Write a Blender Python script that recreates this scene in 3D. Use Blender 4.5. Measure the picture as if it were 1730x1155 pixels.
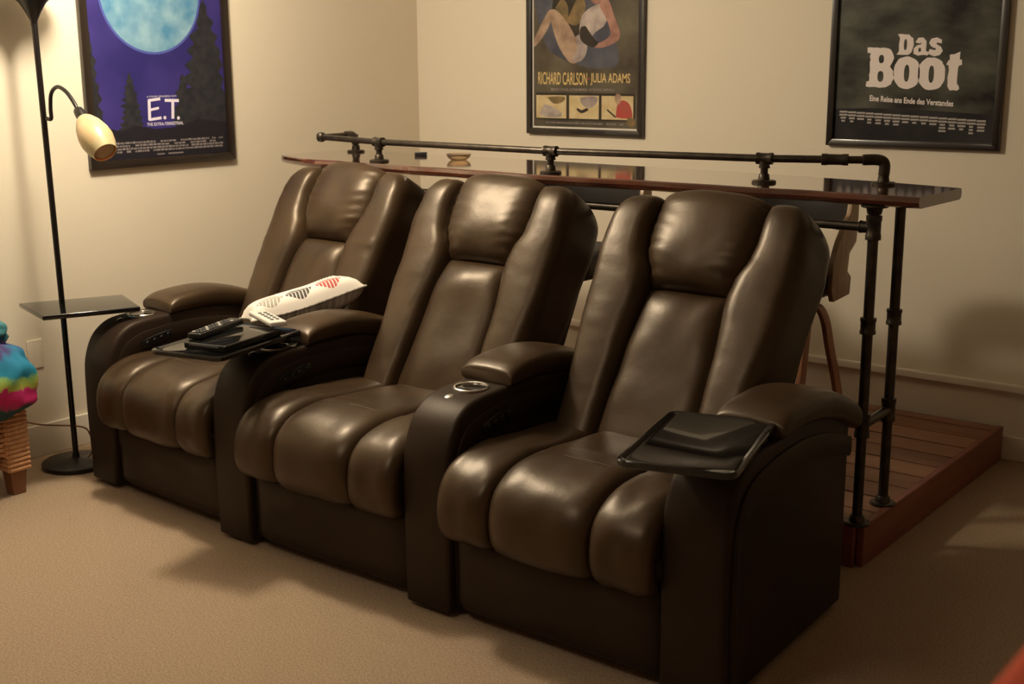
import bpy, bmesh, math, random
from mathutils import Vector, Matrix, noise
random.seed(7)
for o in list(bpy.data.objects): bpy.data.objects.remove(o)
C = bpy.context.scene.collection
S = bpy.context.scene

# ---------------- camera ----------------
YAW, PITCH, ROLL, FPX = 38.38664446, 12.67200048, -0.36012146, 2099.588661
def cam_axes():
    y, p, r = map(math.radians, (YAW, PITCH, ROLL))
    f = Vector((-math.sin(y)*math.cos(p), math.cos(y)*math.cos(p), -math.sin(p)))
    rt = Vector((math.cos(y), math.sin(y), 0)); u = rt.cross(f)
    r2 = rt*math.cos(r) + u*math.sin(r); u2 = r2.cross(f)
    return r2, u2, f
r_, u_, f_ = cam_axes()
cd = bpy.data.cameras.new('camera'); cam = bpy.data.objects.new('camera', cd); C.objects.link(cam)
M = Matrix((r_, u_, -f_)).transposed().to_4x4(); M.translation = (0, 0, 1.6)
cam.matrix_world = M
cd.sensor_width = 36; cd.lens = FPX/1730*36; cd.clip_start = .02
cd.dof.use_dof = True; cd.dof.focus_distance = 4.0; cd.dof.aperture_fstop = 5.5
S.camera = cam

# ---------------- world, lights, exposure ----------------
w = bpy.data.worlds.new('world'); S.world = w; w.use_nodes = True
w.node_tree.nodes['Background'].inputs[0].default_value = (1, .82, .62, 1)
w.node_tree.nodes['Background'].inputs[1].default_value = .02
LCOL = (1, .865, .655)
def fill_light(name, loc, power, size, col=LCOL):
    l = bpy.data.lights.new(name, 'AREA'); l.shape = 'DISK'; l.size = size; l.energy = power; l.color = col
    o = bpy.data.objects.new(name, l); C.objects.link(o); o.location = loc
    return o
pl0 = bpy.data.lights.new('ceiling_lamp_and_fill', 'POINT'); pl0.energy = 115; pl0.shadow_soft_size = .11; pl0.color = LCOL
po = bpy.data.objects.new('ceiling_lamp_and_fill', pl0); C.objects.link(po); po.location = (-3.70, 2.68, 2.36)
fill_light('ceiling_lamp_and_fill', (-2.2, .6, 2.5), 16, .9)  # added weak, wide fill from the front; no real lamp hangs here
vs = S.view_settings
vs.view_transform = 'Standard'; vs.look = 'None'; vs.gamma = 1; vs.use_curve_mapping = False; vs.exposure = -0.16

# ---------------- materials ----------------
def mat(name, col, rough=.5, metal=0, spec=.5, coat=0, bump=None, var=None, aniso=None):
    m = bpy.data.materials.new(name); m.use_nodes = True
    n = m.node_tree.nodes; l = m.node_tree.links; b = n['Principled BSDF']
    b.inputs['Base Color'].default_value = (*col, 1); b.inputs['Roughness'].default_value = rough
    b.inputs['Metallic'].default_value = metal; b.inputs['Specular IOR Level'].default_value = spec
    b.inputs['Coat Weight'].default_value = coat; b.inputs['Coat Roughness'].default_value = .08
    tc = n.new('ShaderNodeTexCoord')
    if var:                       # (colour2, scale, detail[, stretch])
        nz = n.new('ShaderNodeTexNoise'); nz.inputs['Scale'].default_value = var[1]; nz.inputs['Detail'].default_value = var[2]
        if len(var) > 3:
            mp = n.new('ShaderNodeMapping'); mp.inputs['Scale'].default_value = var[3]
            l.new(tc.outputs['Object'], mp.inputs[0]); l.new(mp.outputs[0], nz.inputs['Vector'])
        else: l.new(tc.outputs['Object'], nz.inputs['Vector'])
        rp = n.new('ShaderNodeValToRGB'); rp.color_ramp.elements[0].position = .35; rp.color_ramp.elements[1].position = .65
        rp.color_ramp.elements[0].color = (*col, 1); rp.color_ramp.elements[1].color = (*var[0], 1)
        l.new(nz.outputs['Fac'], rp.inputs[0]); l.new(rp.outputs[0], b.inputs['Base Color'])
    if bump:                      # list of (kind, scale, strength, distance)
        prev = None
        for kind, sc, st, di in bump:
            if kind == 'v': t = n.new('ShaderNodeTexVoronoi'); out = t.outputs['Distance']
            else: t = n.new('ShaderNodeTexNoise'); t.inputs['Detail'].default_value = 4; out = t.outputs['Fac']
            t.inputs['Scale'].default_value = sc; l.new(tc.outputs['Object'], t.inputs['Vector'])
            bp = n.new('ShaderNodeBump'); bp.inputs['Strength'].default_value = st; bp.inputs['Distance'].default_value = di
            l.new(out, bp.inputs['Height'])
            if prev: l.new(prev.outputs[0], bp.inputs['Normal'])
            prev = bp
        l.new(prev.outputs[0], b.inputs['Normal'])
    return m
M_wall = mat('wall_paint', (.76, .68, .55), .75, bump=[('n', 60, .15, .003)])
M_trim = mat('trim_paint', (.80, .73, .62), .45)
M_ceil = mat('ceiling_paint', (.82, .78, .70), .9)
M_carpet = mat('carpet', (.43, .315, .215), .97, spec=.1, var=((.62, .465, .33), 160, 6), bump=[('n', 320, .9, .010), ('n', 60, .25, .012)])
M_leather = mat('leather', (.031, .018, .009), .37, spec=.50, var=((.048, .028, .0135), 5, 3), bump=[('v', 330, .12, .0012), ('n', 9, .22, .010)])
M_leather_shade = mat('leather_shaded', (.019, .0115, .008), .48, spec=.26, var=((.025, .015, .010), 4, 3), bump=[('v', 330, .12, .0012), ('n', 7, .2, .01)])  # same leather with shade put into its colour, for sides and fronts
for _m in (M_leather, M_leather_shade): _m.node_tree.nodes['Principled BSDF'].inputs['Specular Tint'].default_value = (1, .84, .68, 1)
M_stitch = mat('stitch', (.16, .12, .08), .7)
M_black = mat('black_plastic', (.012, .011, .011), .3)
M_gloss = mat('black_gloss', (.006, .006, .006), .04, spec=.6, bump=None)
M_darkfab = mat('dark_underlay', (.012, .010, .010), .9)
M_chrome = mat('chrome', (.75, .72, .68), .22, metal=1)
M_pipe = mat('black_iron', (.045, .036, .028), .36, metal=.75, var=((.075, .06, .045), 30, 3), bump=[('n', 120, .2, .002)])
M_bar = mat('bar_wood', (.045, .016, .009), .07, spec=.7, coat=1, var=((.105, .032, .017), 5, 6, (1, 8, 8)), bump=[('n', 4, .06, .01)])
M_deck = [mat('deck_stain', c, .5, var=(d, 6, 5, (.6, 9, 9))) for c, d in
          (((.26, .12, .065), (.33, .16, .09)), ((.22, .10, .055), (.29, .14, .075)), ((.30, .15, .085), (.35, .18, .10)))]
M_fascia = mat('red_stain', (.20, .055, .038), .45, var=((.27, .085, .055), 5, 5, (9, .7, 9)))
M_frame = mat('frame_black', (.018, .012, .009), .28, coat=.4)
M_lamp = mat('lamp_black', (.012, .009, .008), .32, metal=.3)
M_shade = mat('amber_glass', (.52, .36, .20), .35, var=((.58, .42, .26), 9, 3))
M_shade.node_tree.nodes['Principled BSDF'].inputs['Subsurface Weight'].default_value = .4
M_stoolleather = mat('stool_leather', (.028, .024, .022), .42, bump=[('n', 14, .15, .006)])
M_stoolwood = mat('bent_wood', (.30, .19, .10), .4, var=((.38, .25, .14), 6, 4, (8, 8, 1)))
M_stoolleg = mat('bent_leg', (.30, .12, .06), .4, var=((.38, .17, .08), 6, 4, (8, 8, 1)))
M_wicker = mat('wicker', (.50, .24, .11), .55, var=((.62, .33, .16), 40, 2))
M_foot = mat('foot_wood', (.20, .08, .035), .45)
M_red = mat('red_fabric', (.62, .09, .035), .9, bump=[('n', 300, .4, .002)])
M_white = mat('white_plastic', (.70, .67, .62), .35)
M_grey = mat('grey_key', (.10, .10, .10), .4)
M_paper = mat('poster_white', (.80, .74, .66), .5, coat=.35)
M_glass = bpy.data.materials.new('clear_glass'); M_glass.use_nodes = True
_b = M_glass.node_tree.nodes['Principled BSDF']; _b.inputs['Transmission Weight'].default_value = .9; _b.inputs['Roughness'].default_value = .08
_b.inputs['Base Color'].default_value = (.95, .8, .6, 1)

# ---------------- helpers ----------------
class MB:
    def __init__(s): s.v = []; s.f = []
    def add(s, vs_, fs_):
        k = len(s.v); s.v += [tuple(p) for p in vs_]; s.f += [tuple(i+k for i in f) for f in fs_]; return s
    def box(s, x0, x1, y0, y1, z0, z1):
        return s.add([(x, y, z) for x in (x0, x1) for y in (y0, y1) for z in (z0, z1)],
                     [(0, 1, 3, 2), (4, 6, 7, 5), (0, 4, 5, 1), (2, 3, 7, 6), (0, 2, 6, 4), (1, 5, 7, 3)])
    def obox(s, c, ax, ay, az, hx, hy, hz):
        c, ax, ay, az = map(Vector, (c, ax, ay, az))
        return s.add([c + ax*hx*i + ay*hy*j + az*hz*k for i in (-1, 1) for j in (-1, 1) for k in (-1, 1)],
                     [(0, 1, 3, 2), (4, 6, 7, 5), (0, 4, 5, 1), (2, 3, 7, 6), (0, 2, 6, 4), (1, 5, 7, 3)])
    def rings(s, rings, cap=True):
        n = len(rings[0]); vs_ = [p for r in rings for p in r]; fs_ = []
        for i in range(len(rings)-1):
            for j in range(n):
                a, b = i*n+j, i*n+(j+1) % n
                fs_.append((a, b, b+n, a+n))
        if cap: fs_.append(tuple(range(n-1, -1, -1))); fs_.append(tuple(range((len(rings)-1)*n, len(rings)*n)))
        return s.add(vs_, fs_)
    def tube(s, pts, r, n=14, cap=True):
        pts = [Vector(p) for p in pts]; rs = r if isinstance(r, (list, tuple)) else [r]*len(pts)
        rg = []; prev = None
        for i, p in enumerate(pts):
            t = (pts[min(i+1, len(pts)-1)] - pts[max(i-1, 0)])
            if t.length < 1e-9: t = prev[1]
            t = t.normalized()
            if prev is None:
                a = Vector((0, 0, 1)) if abs(t.z) < .9 else Vector((1, 0, 0)); e = t.cross(a).normalized()
            else:
                e = prev[0] - t*prev[0].dot(t); e.normalize()
            prev = (e, t); g = t.cross(e)
            rg.append([p + (e*math.cos(2*math.pi*k/n) + g*math.sin(2*math.pi*k/n))*rs[i] for k in range(n)])
        return s.rings(rg, cap)
    def lathe(s, c, prof, axis=(0, 0, 1), n=28):
        c = Vector(c); ax = Vector(axis).normalized()
        a = Vector((1, 0, 0)) if abs(ax.x) < .9 else Vector((0, 1, 0)); e = ax.cross(a).normalized(); g = ax.cross(e)
        return s.rings([[c + ax*h + (e*math.cos(2*math.pi*k/n) + g*math.sin(2*math.pi*k/n))*max(r, 1e-4) for k in range(n)] for r, h in prof])
    def prism(s, poly, fn, d0, d1):     # fn(a,b,d) -> point
        n = len(poly)
        return s.rings([[fn(a, b, d0) for a, b in poly], [fn(a, b, d1) for a, b in poly]])
    def build(s, name, m, parent=None, local=False, smooth=True, bevel=0, seg=3, sub=0, angle=40, kind=None, label=None):
        off = Vector((0, 0, 0))
        if parent and not local:
            q = parent
            while q: off += q.location; q = q.parent
        me = bpy.data.meshes.new(name); me.from_pydata([tuple(Vector(p)-off) for p in s.v], [], s.f); me.materials.append(m)
        bm = bmesh.new(); bm.from_mesh(me); bmesh.ops.recalc_face_normals(bm, faces=bm.faces)
        if bevel:
            es = [e for e in bm.edges if len(e.link_faces) == 2 and e.calc_face_angle(0) > math.radians(35)]
            if es: bmesh.ops.bevel(bm, geom=es, offset=bevel, segments=seg, profile=.6, affect='EDGES', clamp_overlap=True)
        bm.to_mesh(me); bm.free()
        if smooth:
            me.polygons.foreach_set('use_smooth', [True]*len(me.polygons))
            me.set_sharp_from_angle(angle=math.radians(angle))
        o = bpy.data.objects.new(name, me); C.objects.link(o); o.parent = parent
        if sub: md = o.modifiers.new('sub', 'SUBSURF'); md.levels = md.render_levels = sub
        if kind: o['kind'] = kind
        if label: o['label'] = label
        return o
def thing(name, label, cat, loc=(0, 0, 0), group=None):
    o = bpy.data.objects.new(name, None); C.objects.link(o); o.location = loc; o['label'] = label; o['category'] = cat
    if group: o['group'] = group
    o.empty_display_size = .1
    return o
def tag(o, label, cat, group=None):
    o['label'] = label; o['category'] = cat
    if group: o['group'] = group
    return o
def catmull(pts, n=8):
    P = [Vector(p) for p in pts]; out = []
    for i in range(len(P)-1):
        p0, p1, p2, p3 = P[max(i-1, 0)], P[i], P[i+1], P[min(i+2, len(P)-1)]
        for k in range(n):
            t = k/n
            out.append(.5*((2*p1) + (p2-p0)*t + (2*p0-5*p1+4*p2-p3)*t*t + (3*p1-3*p2+p3-p0)*t**3))
    out.append(P[-1]); return out
def lerp_tab(tab, x):
    if x <= tab[0][0]: return tab[0][1]
    for (a, va), (b, vb) in zip(tab, tab[1:]):
        if x <= b:
            t = (x-a)/(b-a); t = t*t*(3-2*t); return va + (vb-va)*t
    return tab[-1][1]

# ---------------- structure ----------------
XL, YB, XR, YF, ZC = -4.66, 5.08, 3.2, -3.6, 2.55
PLX, PY0, PZ = -1.45, 3.644, .14          # platform right edge, front, top
MB().box(XL-.1, XR+.1, YF-.1, YB+.1, -.1, 0).build('floor', M_carpet, kind='structure')
MB().box(XL-.1, XR+.1, YF-.1, YB+.1, ZC, ZC+.1).build('ceiling', M_ceil, kind='structure')
MB().box(XL-.1, XL, YF-.1, YB+.1, 0, ZC).build('wall_left', M_wall, kind='structure')
MB().box(XR, XR+.1, YF-.1, YB+.1, 0, ZC).build('wall_right', M_wall, kind='structure')
MB().box(XL, XR, YF-.1, YF, 0, ZC).build('wall_front', M_wall, kind='structure')
MB().box(XL, XR, YB, YB+.1, 0, ZC).build('wall_back', M_wall, kind='structure')
MB().box(XL, XR, YB-.028, YB, .285, .318).build('trim_1', M_trim, bevel=.006, kind='structure')
MB().box(XL+.0, XR, YB-.016, YB, 0, .10).build('baseboard_back', M_trim, bevel=.004, kind='structure')
MB().box(XL, XL+.016, YF, YB-.016, 0, .135).build('baseboard_left', M_trim, bevel=.004, kind='structure')

# ---------------- riser platform ----------------
plat = thing('riser_platform', 'low stained wooden riser platform with plank deck behind the recliners', 'platform', (-3.0, 4.3, 0))
MB().box(XL+.06, PLX-.03, PY0+.03, YB-.03, 0.0, PZ-.024).build('frame', M_darkfab, plat)
y = PY0 + .004; k = 0
while y < YB-.03:
    y1 = min(y+.141, YB-.03)
    MB().box(XL+.03, PLX-.026, y+.003, y1, PZ-.022, PZ + random.uniform(-.001, .001)).build('plank', M_deck[(k*2) % 3], plat, bevel=.003, seg=2)
    y += .147; k += 1
MB().box(PLX-.025, PLX, PY0, YB-.03, 0.0, PZ+.003).build('fascia_board', M_fascia, plat, bevel=.005)
MB().box(XL+.03, PLX-.026, PY0-.022, PY0+.003, 0.0, PZ+.002).build('fascia_board', M_fascia, plat, bevel=.004)

# ---------------- recliners ----------------
Y0 = 2.60
BN = Vector((0, -.857, .514)); BU = Vector((0, .514, .857)); BDY = [0.0]
def bp(u, v, n, tw=0): return Vector((u, .41 + BDY[0], .5)) + BU*v + BN*n
def cosgrid(n): return [-math.cos(math.pi*i/n) for i in range(n+1)]
def puff(P, N, bulge, drop, ns=24, nt=24, ps=2.6, pt=2.6, wr=None):
    mb = MB(); ss = cosgrid(ns); ts = cosgrid(nt); vs_ = []; fs_ = []
    for t in ts:
        for s in ss:
            f = max(0, (1-abs(s)**ps))**.5 * max(0, (1-abs(t)**pt))**.5
            b = (-drop + (bulge+drop)*f)
            if wr: b += wr(s, t)*f
            vs_.append(P(s, t) + N(s, t)*b)
    w_ = ns+1
    for j in range(nt):
        for i in range(ns): fs_.append((j*w_+i, j*w_+i+1, (j+1)*w_+i+1, (j+1)*w_+i))
    # back skin closes the cushion
    base = len(vs_)
    rim = [i for i in range(w_)] + [j*w_+ns for j in range(1, nt+1)] + [nt*w_+i for i in range(ns-1, -1, -1)] + [j*w_ for j in range(nt-1, 0, -1)]
    for i in rim:
        s, t = ss[i % w_], ts[i//w_]; vs_.append(P(s*.97, t*.97) - N(s, t)*(drop+.012))
    m = len(rim)
    for k in range(m): fs_.append((rim[k], rim[(k+1) % m], base+(k+1) % m, base+k))
    fs_.append(tuple(base+k for k in range(m)))
    return mb.add(vs_, fs_)

def make_back(root, cxs, jitter):
    sh = MB()
    # shell: rounded leaning slab
    rg = []
    for v, hw, n0, n1 in ((-.12, .30, -.04, -.22), (.0, .315, -.03, -.24), (.3, .325, -.03, -.24), (.6, .325, -.03, -.22), (.70, .315, -.035, -.20), (.75, .28, -.05, -.17)):
        ring = []
        for k in range(28):
            a = 2*math.pi*k/28; ca, sa = math.cos(a), math.sin(a)
            e = .35
            ring.append(bp(math.copysign(abs(ca)**e, ca)*hw, v, (n0+n1)/2 + math.copysign(abs(sa)**e, sa)*(n0-n1)/2))
        rg.append(ring)
    sh.rings(rg)
    back = sh.build('backrest', M_leather_shade, root, local=True)
    inner = [(-.12, .172), (0, .168), (.25, .160), (.47, .142), (.52, .150), (.60, .182), (.66, .192), (.80, .186)]
    outer = [(-.12, .300), (.1, .315), (.4, .340), (.6, .348), (.70, .338), (.80, .315)]
    for sg in (-1, 1):
        rg = []; V = [-.12 + i*.0175 for i in range(53)]
        top = .785
        ph = jitter*3 + sg
        for v in V:
            if v > top: v = top
            tp = max(0.02, 1-max(0, (v-(top-.11))/.11)**2.4)**.5
            a0, a1 = lerp_tab(inner, v), lerp_tab(outer, v)
            c = (a0+a1)/2 - .002; hw = (a1-a0)/2 + .007
            hw *= .62 + .38*tp; c -= .010*(1-tp)
            # forward bulge and rearward depth
            fwd = (.052 + .006*math.sin(v*4+ph))*tp + .010*min(1, max(0, (v-.15)/.4))
            rear = -.20*(.62+.38*tp)
            mid = (fwd+rear)/2; hd = (fwd-rear)/2
            ring = []
            for k in range(36):
                a = 2*math.pi*k/36; ca, sa = math.cos(a), math.sin(a); e = .52
                uu = math.copysign(abs(ca)**e, ca); nn = math.copysign(abs(sa)**e, sa)
                wr = 0
                if nn > .0:
                    q = noise.noise(Vector((v*34+jitter*9, uu*2.0+sg*5, ph)))
                    wr = (.0055 if sg*jitter < 1 else .004)*q*max(0, .35 - .5*sg*uu*min(1, max(0, (v-.35)*5))) + (.0045*noise.noise(Vector((v*60, 1.0, 4)))*math.exp(-((uu-.45)/.35)**2) if (sg > 0 and jitter < .5 and .12 < v < .5) else 0)
                    # long soft crease
                    wr += .003*noise.noise(Vector((v*7, uu*3, ph*2)))
                ring.append(bp(sg*(c + uu*hw), v + .0*uu, mid + nn*hd + wr))
            rg.append(ring)
        MBo = MB().rings(rg)
        bo = MBo.build('side_bolster', M_leather, back, local=True, angle=80)
        for nn_ in (-.085, -.125):
            mst = MB().tube([bp(sg*(lerp_tab(outer, v)+.0035-(.004 if nn_ < -.1 else .0)), v, nn_) for v in [.10+i*.02 for i in range(28)]], .0011, 5)
            mst.build('side_stitching', M_stitch, back, local=True)
    # head pillow
    def wid(v): return lerp_tab([(.47, .138), (.52, .150), (.60, .184), (.66, .193), (.82, .188)], v) + .003
    def PH(s, t):
        v = .482 + (t+1)/2*.325
        v -= .012*(1-s*s)*(-1 if t < 0 else -1)*(t > .5)
        return bp(s*wid(v), v, .012)
    def wrh(s, t):
        e = abs(s)**3
        return e*.010*math.sin(t*26 + 2*math.sin(s*4+jitter) + jitter*5)*(.55+.45*noise.noise(Vector((t*5, s, jitter*4)))) + .008*noise.noise(Vector((s*1.6, t*1.6, jitter*7)))
    puff(PH, lambda s, t: (BN + BU*max(0, t)**3*1.0).normalized(), .056, .03, 40, 44, 3.4, 3.4, wrh).build('head_pillow', M_leather, back, local=True, angle=85)
    # lumbar pad
    def wl(v): return lerp_tab([(-.12, .174), (0, .170), (.25, .162), (.47, .144)], v) + .003
    def PL(s, t):
        v = -.10 + (t+1)/2*.585
        return bp(s*wl(v), v, .0)
    def wrl(s, t): return .012*noise.noise(Vector((s*1.3, t*2.2, jitter*5+3))) + .006*math.exp(-((t-.7)/.25)**2)
    puff(PL, lambda s, t: BN, .040, .022, 26, 34, 4.0, 7, wrl).build('lumbar_pad', M_leather, back, local=True, angle=85)
    return back

PROF = [(-.094, .276), (-.116, .32), (-.120, .38), (-.104, .438), (-.062, .480), (.0, .503), (.09, .512), (.20, .505), (.34, .498), (.47, .492)]
PC = catmull([(0, a, b) for a, b in PROF], 6)
def prof(t):
    x = (t+1)/2*(len(PC)-1); i = min(int(x), len(PC)-2); f = x-i
    p = PC[i].lerp(PC[i+1], f); d = (PC[i+1]-PC[i]).normalized()
    return p, Vector((0, -d.z, d.y))
def make_seat(root, half, jitter):
    seat = MB().box(-half+.01, half-.01, .0, .50, .25, .455).build('seat_cushion', M_leather_shade, root, local=True, bevel=.02)
    for a, b in ((-half, -.168), (-.168, .168), (.168, half)):
        def P(s, t, a=a, b=b):
            p, n = prof(t); return Vector((a + (s+1)/2*(b-a), p.y, p.z))
        def N(s, t): p, n = prof(t); return n
        wide = b-a > .25
        def wr(s, t, a=a): return .005*noise.noise(Vector((s*2+a*9, t*4, jitter*6))) - .010*math.exp(-((t-.42)/.02)**2)*.5
        puff(P, N, .024 if wide else .018, .020, 24, 60, 5.5 if wide else 4.5, 16, wr).build('seat_panel', M_leather, seat, local=True, angle=85)
    p = [Vector((x, prof(.30)[0].y, prof(.30)[0].z)) + prof(.30)[1]*(-.022 + .046*(max(0, 1-abs(x/.168)**4.5))**.5*.995 + .0002) for x in [-.160 + i*.32/40 for i in range(41)]]
    MB().tube(p, .0011, 6).build('seam_stitching', M_stitch, seat, local=True)
    return seat
def make_footrest(root, half, jitter):
    def P(s, t):
        z = .025 + (t+1)/2*.252
        return Vector((s*(half+.002), -.046 - .014*max(0, t)**2, z))
    def wr(s, t): return .006*noise.noise(Vector((s*1.7+jitter, t*2, 3)))
    puff(P, lambda s, t: Vector((0, -1, 0)), .014, .045, 30, 18, 12, 6, wr).build('footrest', M_leather_shade, root, local=True, angle=80)

ARMP = [(-.06, .02), (-.065, .30), (-.062, .45), (-.050, .52), (-.020, .583), (.03, .625), (.09, .643), (.20, .650), (.40, .656), (.60, .634), (.73, .592), (.73, .02)]
def make_arm(root, ax, w_, front=0, outer=None, cup=True, buttons=0, taper=0):
    """ax: local centre x, buttons: side (+1/-1) that carries the control panel"""
    P2 = [(front+p[0] if p[0] < .1 else p[0], p[1]) for p in ARMP]
    cr = [Vector((0, a, b)) for a, b in P2]
    core = [cr[0]] + catmull(cr[1:-1], 5) + [cr[-1]]
    poly = [(p.y, p.z) for p in core]
    # cross-section with rounded edges
    rg = []; hw = w_/2
    for dx, inset in ((-1, .020), (-.97, .009), (-.90, .002), (-.80, 0), (.80, 0), (.90, .002), (.97, .009), (1, .020)):
        ring = []
        cy, cz = .33, .30
        for (a, b) in poly:
            d = Vector((a-cy, b-cz)); L = d.length
            s_ = (L-inset)/L
            x = ax + dx*hw
            if taper and dx > 0: x -= taper*max(0, a)/.73
            ring.append(Vector((x, cy+d.x*s_, max(.015, cz+d.y*s_))))
        rg.append(ring)
    arm = MB().rings(rg).build('armrest', M_leather_shade, root, local=True, angle=50)
    # pad
    top = [(.225, .690), (.27, .712), (.36, .722), (.46, .722), (.58, .700), (.70, .655), (.755, .625)]
    bot = [(.225, .643), (.27, .646), (.36, .648), (.46, .640), (.58, .616), (.70, .572), (.755, .548)]
    tp = catmull([(0, a, b) for a, b in top], 5); bt = catmull([(0, a, b) for a, b in bot], 5)
    rg = []; n = len(tp)
    for i in range(n):
        q = i/(n-1); e = min(1, max(.0, q/.05)); e2 = min(1, (1-q)/.05); sc = .80 + .20*math.sqrt(max(0, 1-(1-min(e, e2))**2))
        hw2 = (w_/2+.010)*(.93+.07*sc); c = (tp[i]+bt[i])/2; hh = (tp[i].z-bt[i].z)/2*sc
        ring = []
        for k in range(32):
            a = 2*math.pi*k/32; ca, sa = math.cos(a), math.sin(a)
            uu = math.copysign(abs(ca)**.42, ca); zz = math.copysign(abs(sa)**.6, sa)
            tpx = taper*max(0, c.y)/.73 if taper else 0
            ring.append(Vector((ax - tpx/2 + uu*hw2, c.y, c.z + zz*hh + .006*(1-uu*uu)*(zz > 0))))
        rg.append(ring)
    MB().rings(rg).build('arm_pad', M_leather, arm, local=True, angle=60)
    # inner/outer raised band: follows the profile, with seams
    sides = []
    if outer: sides.append(outer)
    for sg in ([1, -1]):
        x = ax + sg*hw
        b_out = [(front-.030, .03), (front-.034, .30), (front-.030, .45), (front-.012, .515), (.02, .562), (.08, .592), (.16, .606), (.26, .615), (.40, .612), (.55, .588), (.725, .535)]
        b_in = [(.0+front, .03), (.0+front, .30), (.0+front, .46), (.03, .490), (.08, .512), (.18, .535), (.28, .545), (.38, .545), (.50, .530), (.62, .505), (.725, .475)]
        o_ = catmull([(0, a, b) for a, b in b_out], 4); i_ = catmull([(0, a, b) for a, b in b_in], 4)
        rg = []
        for p, q in zip(o_, i_):
            tpx = taper*max(0, (p.y))/.73 if (taper and sg > 0) else 0
            X = x - tpx
            ring = [(X - sg*.006, p.y, p.z), (X + sg*.006, p.y, p.z), (X + sg*.009, p.y*.85+q.y*.15, p.z*.85+q.z*.15),
                    (X + sg*.009, p.y*.2+q.y*.8, p.z*.2+q.z*.8), (X + sg*.004, q.y, q.z), (X - sg*.006, q.y, q.z)]
            rg.append([Vector(r) for r in ring])
        MB().rings(rg).build('side_band', M_leather_shade, arm, local=True, angle=50)
    if cup:
        c = (ax, .155, .6475)
        MB().lathe(c, [(.056, -.010), (.056, .004), (.053, .0065), (.048, .0055), (.046, .001), (.045, -.012), (.045, -.0121)], n=40).build('cup_holder', M_chrome, arm, local=True)
        MB().lathe((ax, .155, .6480), [(.044, .0), (.044, .0015), (.042, .0018)], n=32).build('cup_well', M_gloss, arm, local=True)
        MB().lathe((ax-.012, .068, .6335), [(.014, -.004), (.014, .006), (.010, .0085), (.0, .009)], axis=(0, -.25, 1), n=20).build('light_button', M_chrome, arm, local=True)
    if buttons:
        x = ax + buttons*(hw+.010)
        cs = Vector((x, .155, .565)); dy = Vector((0, .97, .20)).normalized(); dz = Vector((0, -.20, .97)).normalized()
        ring0 = []; 
        def oval(a, b, d, n=28): return [cs + dy*a*math.copysign(abs(math.cos(t))**.7, math.cos(t)) + dz*b*math.copysign(abs(math.sin(t))**.7, math.sin(t)) + Vector((buttons*d, 0, 0)) for t in [2*math.pi*k/n for k in range(n)]]
        MB().rings([oval(.075, .022, -.006), oval(.075, .022, .003), oval(.070, .018, .0055)]).build('control_panel', M_gloss, arm, local=True)
        for k in range(4):
            cc = cs + dy*(-.048+.032*k)
            MB().lathe(cc, [(.0095, .002), (.0095, .008), (.007, .0105), (.001, .0095)], axis=(buttons, 0, 0), n=16).build('button', M_gloss, arm, local=True)
    return arm

def recliner(cx, cy, rot, half, label, arms, jitter, bdy=0):
    root = thing('recliner', label, 'recliner', (cx, cy, 0), 'recliners joined in a row of three')
    root.rotation_euler = (0, 0, math.radians(rot)); BDY[0] = bdy
    MB().box(-half+.02, half-.02, .03, .80, .03, .30).build('base', M_darkfab, root, local=True)
    make_seat(root, half-.006, jitter); make_footrest(root, half-.006, jitter)
    make_back(root, cx, jitter)
    for a in arms: make_arm(root, a[0]-cx, a[1], **a[2])
    return root
A1, A2, A3, A4 = -4.110, -3.240, -2.340, -1.445
recliner(-3.675, 2.665, -3, .350, 'brown leather recliner at the left end, beside the floor lamp, white cushion on it',
         [(A1, .18, dict(buttons=1))], .3, .09)
recliner(-2.79, 2.615, 0, .365, 'brown leather recliner in the middle of the row of three',
         [(A2, .175, dict(cup=True, buttons=1))], 1.1, .06)
recliner(-1.890, 2.60, 0, .362, 'brown leather recliner at the right end, nearest the wooden platform edge',
         [(A3, .18, dict(buttons=1)), (A4, .19, dict(cup=False, outer=1, taper=.035))], 2.2)

# ---------------- tray tables ----------------
def tray_table(label, c, zt, ang, hw, hl, post):
    root = thing('tray_table', label, 'tray', (post[0], post[1], .645), 'swivel trays on the recliner arms')
    a = Vector((math.cos(ang), math.sin(ang), 0)); b = Vector((-math.sin(ang), math.cos(ang), 0))
    cc = Vector((c[0], c[1], zt)); poly = []
    r = .03
    for sx, sy, a0 in ((1, 1, 0), (-1, 1, 90), (-1, -1, 180), (1, -1, 270)):
        for k in range(6):
            t = math.radians(a0+k*18); poly.append((sx*(hw-r)+r*math.cos(t), sy*(hl-r)+r*math.sin(t)))
    def fn(p, q, d): return cc + a*p + b*q + Vector((0, 0, d))
    m = MB()
    def sc(k): return [(p*(1-k/hw), q*(1-k/hl)) for p, q in poly]
    rings = [[fn(p, q, -.020) for p, q in sc(.010)], [fn(p, q, -.016) for p, q in sc(.001)], [fn(p, q, -.004) for p, q in sc(.0)], [fn(p, q, 0) for p, q in sc(.003)],
             [fn(p, q, -.0005) for p, q in sc(.010)], [fn(p, q, -.004) for p, q in sc(.015)]]
    m.rings(rings).build('tray_top', M_gloss, root)
    MB().lathe((post[0], post[1], .645), [(.037, .0), (.037, .006), (.020, .012), (.014, .016), (.014, zt-.645-.02), (.03, zt-.645-.019)], n=20).build('swivel_post', M_black, root)
    return root
tray_table('empty glossy black tray on the outer arm of the right-end recliner', (-1.462, 2.590), .69, math.radians(14.5), .145, .232, (A4, Y0+.155))
tray_table('black tray between the left and middle recliners, loaded with remotes', (-3.278, 2.605), .70, math.radians(13), .145, .232, (A2, Y0+.155))

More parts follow.
